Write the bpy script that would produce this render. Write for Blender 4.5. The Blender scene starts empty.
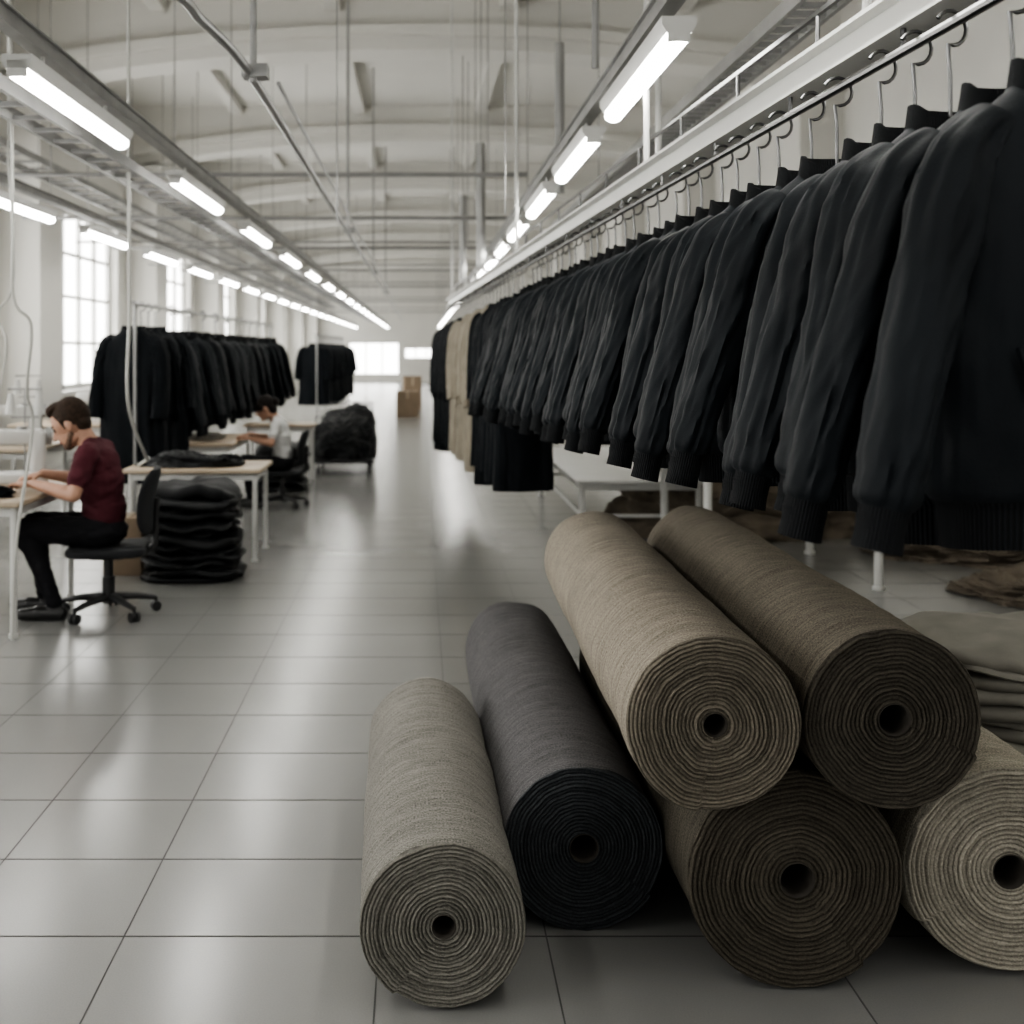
import bpy, math, random
import numpy as np
from mathutils import Vector, Matrix, noise
random.seed(7)
S = bpy.context.scene
COL = S.collection
pi = math.pi

# ------------------------------------------------------------------ materials
def nmat(name):
    m = bpy.data.materials.new(name); m.use_nodes = True
    nt = m.node_tree
    return m, nt, nt.nodes['Principled BSDF']
def mat(name, col, rough=0.6, metal=0.0, var=0.0, scale=8.0, bump=0.0, bscale=40.0, sheen=0.0, spec=None, bdist=0.01):
    m, nt, b = nmat(name)
    b.inputs['Roughness'].default_value = rough
    b.inputs['Metallic'].default_value = metal
    b.inputs['Base Color'].default_value = (*col, 1)
    if spec is not None: b.inputs['Specular IOR Level'].default_value = spec
    if sheen: 
        b.inputs['Sheen Weight'].default_value = sheen
        b.inputs['Sheen Roughness'].default_value = 0.6
    tc = nt.nodes.new('ShaderNodeTexCoord')
    if var > 0:
        n = nt.nodes.new('ShaderNodeTexNoise'); n.inputs['Scale'].default_value = scale; n.inputs['Detail'].default_value = 5
        nt.links.new(tc.outputs['Object'], n.inputs['Vector'])
        r = nt.nodes.new('ShaderNodeValToRGB')
        r.color_ramp.elements[0].position = 0.3; r.color_ramp.elements[1].position = 0.7
        r.color_ramp.elements[0].color = (*[c*(1-var) for c in col], 1)
        r.color_ramp.elements[1].color = (*[min(1, c*(1+var)) for c in col], 1)
        nt.links.new(n.outputs['Fac'], r.inputs['Fac']); nt.links.new(r.outputs['Color'], b.inputs['Base Color'])
    if bump > 0:
        n2 = nt.nodes.new('ShaderNodeTexNoise'); n2.inputs['Scale'].default_value = bscale; n2.inputs['Detail'].default_value = 6
        nt.links.new(tc.outputs['Object'], n2.inputs['Vector'])
        bp = nt.nodes.new('ShaderNodeBump'); bp.inputs['Strength'].default_value = bump; bp.inputs['Distance'].default_value = bdist
        nt.links.new(n2.outputs['Fac'], bp.inputs['Height']); nt.links.new(bp.outputs['Normal'], b.inputs['Normal'])
    return m
def emat(name, col, strength):
    m, nt, b = nmat(name)
    b.inputs['Base Color'].default_value = (*col, 1)
    b.inputs['Emission Color'].default_value = (*col, 1)
    b.inputs['Emission Strength'].default_value = strength
    return m
def rib_mat(name, col):
    m, nt, b = nmat(name)
    b.inputs['Base Color'].default_value = (*col, 1); b.inputs['Roughness'].default_value = 0.85
    b.inputs['Specular IOR Level'].default_value=.2
    uv = nt.nodes.new('ShaderNodeUVMap'); sp = nt.nodes.new('ShaderNodeSeparateXYZ')
    nt.links.new(uv.outputs['UV'], sp.inputs[0])
    mu = nt.nodes.new('ShaderNodeMath'); mu.operation = 'MULTIPLY'; mu.inputs[1].default_value = 2*pi
    nt.links.new(sp.outputs['X'], mu.inputs[0])
    si = nt.nodes.new('ShaderNodeMath'); si.operation = 'SINE'; nt.links.new(mu.outputs[0], si.inputs[0])
    r=nt.nodes.new('ShaderNodeValToRGB'); ad=nt.nodes.new('ShaderNodeMath'); ad.operation='MULTIPLY_ADD'; ad.inputs[1].default_value=.5; ad.inputs[2].default_value=.5
    nt.links.new(si.outputs[0],ad.inputs[0]); nt.links.new(ad.outputs[0],r.inputs['Fac'])
    r.color_ramp.elements[0].color=(*[c*.4 for c in col],1); r.color_ramp.elements[1].color=(*[c*1.5 for c in col],1)
    nt.links.new(r.outputs['Color'],b.inputs['Base Color'])
    bp = nt.nodes.new('ShaderNodeBump'); bp.inputs['Strength'].default_value = 1.0; bp.inputs['Distance'].default_value = 0.004
    nt.links.new(si.outputs[0], bp.inputs['Height']); nt.links.new(bp.outputs['Normal'], b.inputs['Normal'])
    return m

M = {}
M['jacket'] = mat('jacket_twill_black', (0.0062, 0.0080, 0.0100), 0.66, var=0.2, scale=5, bump=0.35, bscale=230, spec=.15, bdist=0.002)
M['rib'] = rib_mat('rib_knit_black', (0.0080, 0.0095, 0.0115))
M['coat'] = mat('coat_black', (0.0055, 0.0068, 0.0085), 0.8, var=0.15, scale=6, spec=.12)
M['coat_tan'] = mat('coat_tan_wool', (0.21, 0.185, 0.14), 0.9, var=0.12, scale=10, sheen=0.1)
M['chrome'] = mat('steel_wire', (0.14, 0.14, 0.14), 0.3, 1.0)
M['white_metal'] = mat('white_painted_metal', (0.55, 0.55, 0.53), 0.4, 0.0, var=0.05, scale=3)
M['grey_metal'] = mat('galvanised_metal', (0.30, 0.30, 0.295), 0.4, 0.5, var=0.15, scale=5)
M['wall'] = mat('painted_plaster', (0.62, 0.61, 0.575), 0.85, var=0.05, scale=0.7, bump=0.1, bscale=30)
M['ceil'] = mat('ceiling_plaster', (0.66, 0.65, 0.615), 0.9, var=0.05, scale=0.5)
M['frame'] = mat('window_frame_paint', (0.58, 0.58, 0.56), 0.5, var=0.04, scale=2)
M['pane'] = emat('daylit_glass', (1.0, 0.99, 0.96), 7.2)
M['tube'] = emat('fluorescent_tube', (1.0, 0.985, 0.93), 36.0)
M['wood'] = mat('table_laminate', (0.38, 0.31, 0.23), 0.45, var=0.12, scale=5)
M['card'] = mat('cardboard', (0.22, 0.165, 0.115), 0.85, var=0.1, scale=6)
M['black_plastic'] = mat('black_plastic', (0.010, 0.010, 0.011), 0.45, var=0.1)
M['black_fabric'] = mat('black_upholstery', (0.010, 0.011, 0.013), 0.85, bump=0.3, bscale=200, bdist=0.003)
M['bag'] = mat('black_garment_cloth', (0.007, 0.0078, 0.009), 0.55, var=0.3, scale=9, bump=0.4, bscale=30, bdist=0.01, spec=.3)
M['cloth_brown'] = mat('brown_cloth', (0.15, 0.125, 0.095), 0.9, var=0.3, scale=7, bump=0.5, bscale=16, bdist=0.02)
M['cloth_beige'] = mat('beige_cloth', (0.20, 0.19, 0.165), 0.92, var=0.12, scale=9, bump=0.25, bscale=120, bdist=0.004)
M['cable'] = mat('white_cable', (0.45, 0.45, 0.42), 0.5)
M['blue_cone'] = mat('thread_cone', (0.5, 0.5, 0.48), 0.6)

# ------------------------------------------------------------------ mesh builder
class MB:
    def __init__(s): s.v=[]; s.f=[]; s.m=[]; s.uv=[]
    def add(s, verts, faces, mi=0, uvs=None):
        o=len(s.v); s.v += [tuple(p) for p in verts]
        for k,f in enumerate(faces):
            s.f.append([i+o for i in f]); s.m.append(mi if not isinstance(mi,(list,tuple)) else mi[k])
            s.uv.append(uvs[k] if uvs else [(0,0)]*len(f))
    def box(s, c, size, mi=0, rz=0.0, R=None):
        hx,hy,hz=[a/2 for a in size]
        vs=[Vector((x,y,z)) for x in(-hx,hx) for y in(-hy,hy) for z in(-hz,hz)]
        if R is None: R=Matrix.Rotation(rz,3,'Z')
        c=Vector(c)
        s.add([R@v+c for v in vs],[(0,1,3,2),(4,6,7,5),(0,4,5,1),(2,3,7,6),(0,2,6,4),(1,5,7,3)],mi)
    def box2(s, a, b, mi=0):
        s.box([(a[i]+b[i])/2 for i in range(3)],[abs(b[i]-a[i]) for i in range(3)],mi)
    def rbox(s, c, size, r, mi=0, rz=0.0, seg=4, R=None):
        hx,hy,hz=[a/2 for a in size]; r=min(r,hx,hy); e=min(r*0.5,hz*0.9)
        if R is None: R=Matrix.Rotation(rz,3,'Z')
        c=Vector(c); rings=[]
        for (ins,z) in ((e,-hz),(e*0.3,-hz+e*0.3),(0,-hz+e),(0,hz-e),(e*0.3,hz-e*0.3),(e,hz)):
            ring=[]
            for (sx,sy,a0) in ((1,1,0),(-1,1,pi/2),(-1,-1,pi),(1,-1,1.5*pi)):
                for k in range(seg+1):
                    a=a0+k/seg*pi/2
                    ring.append(R@Vector((sx*(hx-r)+(r-ins*0.8)*math.cos(a), sy*(hy-r)+(r-ins*0.8)*math.sin(a), z))+c)
            rings.append(ring)
        s.rings(rings,mi)
    def rings(s, rings, mi=0, cap=True, urep=1.0):
        n=len(rings[0]); vs=[p for r in rings for p in r]; fs=[]; ms=[]; uvs=[]
        for i in range(len(rings)-1):
            for j in range(n):
                k=(j+1)%n
                fs.append((i*n+j,i*n+k,(i+1)*n+k,(i+1)*n+j)); ms.append(mi[i] if isinstance(mi,(list,tuple)) else mi)
                u0=j/n*urep; u1=(j+1)/n*urep; v0=i/len(rings); v1=(i+1)/len(rings)
                uvs.append([(u0,v0),(u1,v0),(u1,v1),(u0,v1)])
        if cap:
            fs.append(tuple(range(n))[::-1]); ms.append(ms[0]); uvs.append([(0,0)]*n)
            fs.append(tuple(range((len(rings)-1)*n,len(rings)*n))); ms.append(ms[-2]); uvs.append([(0,0)]*n)
        s.add(vs,fs,ms,uvs)
    def tube(s, pts, r, mi=0, seg=8, cap=True):
        pts=[Vector(p) for p in pts]; R=[]
        rr = r if isinstance(r,(list,tuple)) else [r]*len(pts)
        prev=None
        for i,p in enumerate(pts):
            t=(pts[min(i+1,len(pts)-1)]-pts[max(i-1,0)]).normalized()
            if prev is None:
                up=Vector((0,0,1)) if abs(t.z)<0.9 else Vector((1,0,0))
                a=t.cross(up).normalized()
            else:
                a=(prev-t*prev.dot(t)).normalized()
            b=t.cross(a); prev=a
            R.append([p+rr[i]*(a*math.cos(2*pi*k/seg)+b*math.sin(2*pi*k/seg)) for k in range(seg)])
        s.rings(R,mi,cap)
    def obj(s, name, mats, parent=None, smooth=35, loc=None):
        me=bpy.data.meshes.new(name); me.from_pydata(s.v,[],s.f)
        for m in mats: me.materials.append(m)
        me.polygons.foreach_set('material_index',s.m)
        uvl=me.uv_layers.new(name='UVMap')
        flat=[c for f in s.uv for p in f for c in p]
        uvl.data.foreach_set('uv',flat)
        me.update()
        if smooth:
            me.shade_smooth(); me.set_sharp_from_angle(angle=math.radians(smooth))
        o=bpy.data.objects.new(name,me); COL.objects.link(o)
        if parent: o.parent=parent
        if loc: o.location=loc
        return o
def inst(name, me, loc, rz=0, sc=(1,1,1), parent=None):
    o=bpy.data.objects.new(name,me); COL.objects.link(o); o.location=loc; o.rotation_euler=(0,0,rz); o.scale=sc
    if parent: o.parent=parent
    return o
def empty(name, loc=(0,0,0)):
    o=bpy.data.objects.new(name,None); COL.objects.link(o); o.location=loc; o.empty_display_size=0.2; return o
def catmull(pts, n=8):
    P=[Vector(p) for p in pts]; out=[]
    for i in range(len(P)-1):
        p0=P[max(i-1,0)];p1=P[i];p2=P[i+1];p3=P[min(i+2,len(P)-1)]
        for k in range(n):
            t=k/n
            out.append(0.5*((2*p1)+(p2-p0)*t+(2*p0-5*p1+4*p2-p3)*t*t+(3*p1-p0-3*p2+p3)*t**3))
    out.append(P[-1]); return out
def nz(x,y,z=0.0): return noise.noise(Vector((x,y,z)))

# ------------------------------------------------------------------ room shell
XW=4.8; YE=56.0; YB=-2.5; ZC=5.5
def floor():
    m, nt, b = nmat('glazed_floor_tile')
    tc=nt.nodes.new('ShaderNodeTexCoord')
    n=nt.nodes.new('ShaderNodeTexNoise'); n.inputs['Scale'].default_value=0.6; n.inputs['Detail'].default_value=2
    nt.links.new(tc.outputs['Object'],n.inputs['Vector'])
    n4=nt.nodes.new('ShaderNodeTexNoise'); n4.inputs['Scale'].default_value=220; n4.inputs['Detail'].default_value=3
    nt.links.new(tc.outputs['Object'],n4.inputs['Vector'])
    mx=nt.nodes.new('ShaderNodeMix'); mx.data_type='FLOAT'; mx.inputs[0].default_value=.35
    nt.links.new(n.outputs['Fac'],mx.inputs[2]); nt.links.new(n4.outputs['Fac'],mx.inputs[3])
    r=nt.nodes.new('ShaderNodeValToRGB'); r.color_ramp.elements[0].position=.3; r.color_ramp.elements[1].position=.7
    r.color_ramp.elements[0].color=(0.185,0.185,0.177,1); r.color_ramp.elements[1].color=(0.235,0.235,0.227,1)
    nt.links.new(mx.outputs[0],r.inputs['Fac']); nt.links.new(r.outputs['Color'],b.inputs['Base Color'])
    b.inputs['Roughness'].default_value=.225
    b.inputs['Specular IOR Level'].default_value=0.95
    n3=nt.nodes.new('ShaderNodeTexNoise'); n3.inputs['Scale'].default_value=3.0; n3.inputs['Detail'].default_value=2
    nt.links.new(tc.outputs['Object'],n3.inputs['Vector'])
    bp=nt.nodes.new('ShaderNodeBump'); bp.inputs['Strength'].default_value=.12; bp.inputs['Distance'].default_value=.01
    nt.links.new(n3.outputs['Fac'],bp.inputs['Height']); nt.links.new(bp.outputs['Normal'],b.inputs['Normal'])
    g=mat('tile_joint',(0.05,0.05,0.048),0.8)
    B=MB(); B.box2((-XW-.3,YB,-0.1),(XW+.3,YE+.3,0.0),0)
    h=0.0006; w=0.0040
    rows=[]; y=3.07-0.465*11
    while y<YE: rows.append(y); y+=0.465
    for y in rows: B.box2((-XW,y-w*.8,0),(XW,y+w*.8,h),1)
    left=[-1.223-0.45*k for k in range(1,8)]+[-1.223,-0.757]
    for x in left: B.box2((x-w/2,YB,0),(x+w/2,YE,h),1)
    sp=rows[[i for i,yy in enumerate(rows) if yy>4.3][0]]
    for x in [-0.104,0.323,1.017,1.5,1.98,2.45,2.9,3.4,3.9,4.4]: B.box2((x-w/2,YB,0),(x+w/2,sp,h),1)
    for x in [0.105,0.57,1.04,1.5,1.98,2.45,2.9,3.4,3.9,4.4]: B.box2((x-w/2,sp,0),(x+w/2,YE,h),1)
    B.obj('floor',[m,g],smooth=0)
floor()
B=MB(); B.box2((-XW-.3,YB,ZC),(XW+.3,YE+.3,ZC+.2)); B.obj('ceiling',[M['ceil']],smooth=0)
PIL=[2,8,14,20,26,32,38,44,50]
B=MB(); zs,zt=0.95,3.45
wins=[]
ys=[-4]+PIL+[56]
for a,b_ in zip(ys[:-1],ys[1:]):
    w0=max(a+.95,YB+.3); w1=min(b_-.95,YE-.3)
    if w1-w0>1: wins.append((w0,w1))
B.box2((-XW-.3,YB,0),(-XW,YE,zs)); B.box2((-XW-.3,YB,zt),(-XW,YE,ZC))
cur=YB
for (a,b_) in wins:
    B.box2((-XW-.3,cur,zs),(-XW,a,zt)); cur=b_
B.box2((-XW-.3,cur,zs),(-XW,YE,zt)); 
B.obj('wall_left',[M['wall']],smooth=0)
for i,(a,b_) in enumerate(wins):
    B=MB(); x=-XW-.16
    B.box2((x-.03,a,zs),(x+.03,a+.07,zt),0); B.box2((x-.03,b_-.07,zs),(x+.03,b_,zt),0)
    B.box2((x-.03,a,zs),(x+.03,b_,zs+.07),0); B.box2((x-.03,a,zt-.07),(x+.03,b_,zt),0)
    nx=5
    for k in range(1,nx):
        yy=a+(b_-a)*k/nx; B.box2((x-.03,yy-.04,zs),(x+.03,yy+.04,zt),0)
    for zz in (1.6,2.25,2.85): B.box2((x-.025,a,zz-.025),(x+.025,b_,zz+.025),0)
    B.box2((-XW-.05,a-.05,zs-.05),(-XW+.12,b_+.05,zs),0)
    B.box2((x-.045,a,zs),(x-.035,b_,zt),1)
    B.obj('window_%d'%(i+1),[M['frame'],M['pane']],smooth=0)
B=MB(); B.box2((XW,YB,0),(XW+.3,YE,ZC)); B.obj('wall_right',[M['wall']],smooth=0)
B=MB(); y0,y1=YE,YE+.3
openings=[(-3.3,-1.0,0.35,1.85),(-0.7,0.8,1.1,1.6)]
B.box2((-XW,y0,0),(-3.3,y1,ZC)); B.box2((.8,y0,0),(XW,y1,ZC)); B.box2((-1.0,y0,0),(-.7,y1,ZC))
for (a,b_,c,d) in openings: B.box2((a,y0,0),(b_,y1,c)); B.box2((a,y0,d),(b_,y1,ZC))
B.obj('wall_far',[M['wall']],smooth=0)
for i,(a,b_,c,d) in enumerate(openings):
    B=MB(); B.box2((a,y0+.12,c),(b_,y0+.14,d),1)
    for k in range(4):
        x=a+(b_-a)*k/3; B.box2((x-.03,y0+.02,c),(x+.03,y0+.1,d),0)
    B.box2((a,y0+.02,c),(b_,y0+.1,c+.05),0); B.box2((a,y0+.02,d-.05),(b_,y0+.1,d),0)
    B.obj('window_%d'%(20+i),[M['frame'],M['pane']],smooth=0)
for sx in (-1,1):
    B=MB()
    for y in PIL:
        B.box2((sx*XW,y-.42,0),(sx*(XW-.5),y+.42,4.42)); B.box2((sx*XW,y-.5,4.42),(sx*(XW-.58),y+.5,4.50))
        B.box2((sx*XW,y-.46,0),(sx*(XW-.54),y+.46,.15))
    B.obj('trim_1' if sx<0 else 'trim_2',[M['wall']],smooth=0)
for sx in (-1,1):
    B=MB(); B.box2((sx*XW,YB,0),(sx*(XW-.025),YE,.12)); B.obj('baseboard_left' if sx<0 else 'baseboard_right',[M['frame']],smooth=0)
for y in PIL:
    B=MB(); N=28; rings=[]
    for k in range(N+1):
        x=-XW+2*XW*k/N; zb=4.52+.42*(1-(x/XW)**2)
        rings.append([(x,y-.28,zb),(x,y+.28,zb),(x,y+.28,ZC),(x,y-.28,ZC)])
    B.rings(rings); 
    r2=[]
    for k in range(N+1):
        x=-XW+2*XW*k/N; zb=4.66+.42*(1-(x/XW)**2)
        r2.append([(x,y-.40,zb),(x,y+.40,zb),(x,y+.40,zb+.12),(x,y-.40,zb+.12)])
    B.rings(r2)
    B.obj('ceiling_beam',[M['ceil']],smooth=30)
B=MB()
for x in (-3.0,-1.0,1.0,3.0): B.box2((x-.09,YB,5.37),(x+.09,YE,ZC))
B.obj('ceiling_joists',[M['ceil']],smooth=0)

# ------------------------------------------------------------------ overhead services
def fixture_mesh(L):
    B=MB()
    prof=[(-.055,.05),(-.055,.025),(-.04,0.0),(.04,0.0),(.055,.025),(.055,.05)]
    B.rings([[(x,y,z) for x,z in prof] for y in (-L/2,L/2)],0)
    B.box((0,-L/2+.006,.0),(.07,.012,.06),0); B.box((0,L/2-.006,.0),(.07,.012,.06),0)
    rr=[]
    for y in (-L/2+.015,L/2-.015):
        rr.append([(.036*math.cos(a),y,-.014+.028*math.sin(a)) for a in [2*pi*k/14 for k in range(14)]])
    B.rings(rr,1)
    B.tube([(0,-L*.3,.05),(0,-L*.3,.11)],.008,0); B.tube([(0,L*.3,.05),(0,L*.3,.11)],.008,0)
    return B.obj('fluorescent_light_fixture',[M['white_metal'],M['tube']])
def run(x,z,ds,L):
    f=None
    for d in ds:
        if f is None: f=fixture_mesh(L); f.location=(x,d,z); me=f.data
        else: inst('fluorescent_light_fixture',me,(x,d,z))
run(0.815,2.50,[4.42+1.85*k for k in range(-2,26)],1.30)  # first two fixtures added out of view to brighten the near floor
run(-1.43,2.50,[5.0+2.75*k for k in range(-1,18)],1.5)  # nearest fixture likewise an out-of-view addition for foreground light
run(-2.80,2.50,[8.4+2.3*k for k in range(20)],1.4)
run(2.70,2.80,[1.2,3.2],1.30)  # added run, outside the frame, brightens roll ends and floor below
def track(name,x,z,ye=52):
    B=MB(); B.box2((x-.03,-.2,z+.11),(x+.03,ye,z+.16),0)
    B.box2((x-.045,-.2,z+.16),(x+.045,ye,z+.168),0)
    y=3.1
    while y<ye:
        B.tube([(x,y,z+.168),(x,y,ZC)],.005,0,6); y+=6.0
    B.obj(name,[M['grey_metal']],smooth=30)
track('lighting_track',.815,2.5); track('lighting_track',-1.43,2.5); track('lighting_track',-2.8,2.5); track('lighting_track',2.70,2.8,4)  # last track only carries the added out-of-frame fixtures
def tray(x0,x1,z,ya,yb,step=.25):
    B=MB()
    for x in (x0,x1): B.box2((x-.01,ya,z-.03),(x+.01,yb,z+.03))
    y=ya+.1
    while y<yb: B.box2((x0,y-.012,z-.025),(x1,y+.012,z-.005)); y+=step
    y=ya+1.0
    while y<yb:
        B.tube([(x0,y,z),(x0,y,ZC)],.005,0,6); y+=6
    B.obj('cable_tray',[M['grey_metal']],smooth=0)
tray(-1.84,-1.66,2.56,2.0,45,.3); tray(1.34,1.50,2.75,2.0,26,.11)
tray(-3.5,-3.2,3.1,4.0,45,.4)
B=MB()
path=catmull([(-1.9,2.3,2.72),(-1.3,3.0,2.70),(-.83,3.8,2.66),(-.76,4.15,2.645),(-.69,4.55,2.61),(-.65,5.1,2.56)],8)+[Vector((-.65,y,2.56)) for y in (8,12,18,24,30,45)]
B.tube(path,.019,0,10)
B.tube([(-.59,5.0,2.61),(-.59,45,2.61)],.010,0,8)
for y in (4.75,11.0,17,23): 
    B.tube([(-.66,y,2.56),(-.66,y,ZC)],.014,0,8); B.box((-.65,y,2.60),(.10,.09,.05),0)
B.obj('overhead_conveyor_pipe',[M['grey_metal']])
B=MB()
for y,z in ((10.6,3.05),(13,2.93),(15,2.85),(16.8,2.93),(19,2.85),(21.5,2.93),(24,2.85),(27,2.93),(31,2.85),(35,2.93),(40,2.9),(45,2.93)):
    B.tube([(-4.3,y,z),(.95,y,z)],.022 if z>2.9 else .014,0,8)
    for x in (-3.6,.6): B.tube([(x,y,z),(x,y,ZC)],.007,0,6)
B.obj('transverse_pipes',[M['grey_metal']])
B=MB()
for x,y,z0,z1,r in ((.62,12.2,2.35,3.6,.045),(.50,14,2.3,3.3,.04),(1.0,8.6,2.62,3.7,.035),(.76,5.2,2.72,ZC,.016)):
    B.tube([(x,y,z0),(x,y,z1)],r,0,8)
    if z1<ZC: B.tube([(x,y,z1-.02),(x,y,ZC)],.008,0,6)
for x,y in ((-.45,6.5),(.44,6.2)): B.tube([(x,y,2.2),(x,y,ZC)],.004,0,6)
B.obj('drop_conduits',[M['grey_metal']])

# garment rail with overhead beam (runs gently inwards and downhill)
def rx(d): return 1.134-.062*d
def rz_(d): return 2.115-.016*(d-2)
B=MB()
ang=math.atan(.062)
def railpt(d,dx=0,dz=0): return (rx(d)+dx,d,rz_(d)+dz)
B.tube([railpt(.9),railpt(13.2)],.011,0,10)
def along(dx,dz,w,h,mi=1,a=.9,b_=13.4):
    rings=[]
    for d in (a,b_):
        z=rz_(d)+dz
        rings.append([(rx(d)+dx-w/2,d,z-h/2),(rx(d)+dx+w/2,d,z-h/2),(rx(d)+dx+w/2,d,z+h/2),(rx(d)+dx-w/2,d,z+h/2)])
    B.rings(rings,mi)
along(0.02,.085,.012,.07); along(0.02,.05,.07,.008); along(0.02,.122,.08,.010)
along(0.20,.14,.05,.04); along(.12,.19,.018,.018,0); along(.30,.30,.04,.06,0); along(.07,.26,.012,.012,0)
d=1.2
while d<13.2:
    B.tube([railpt(d),railpt(d,0,.05)],.006,0,6)
    B.box((rx(d)+.11,d,rz_(d)+.13),(.20,.025,.02),1)
    B.tube([railpt(d,.07,.13),railpt(d,.07,.26)],.006,0,6)
    B.tube([railpt(d,.20,.15),railpt(d,.30,.30)],.010,0,6)
    d+=.62
for d in (4.6,8.1,13.0): B.tube([railpt(d,.02,.12),(rx(d)+.02,d,ZC)],.012,1,8)
for d in (2.35,3.3,5.5): B.tube([railpt(d,.30,.30),(rx(d)+.3,d,ZC)],.014,1,8)
B.obj('garment_rail',[M['chrome'],M['white_metal']])

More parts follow.
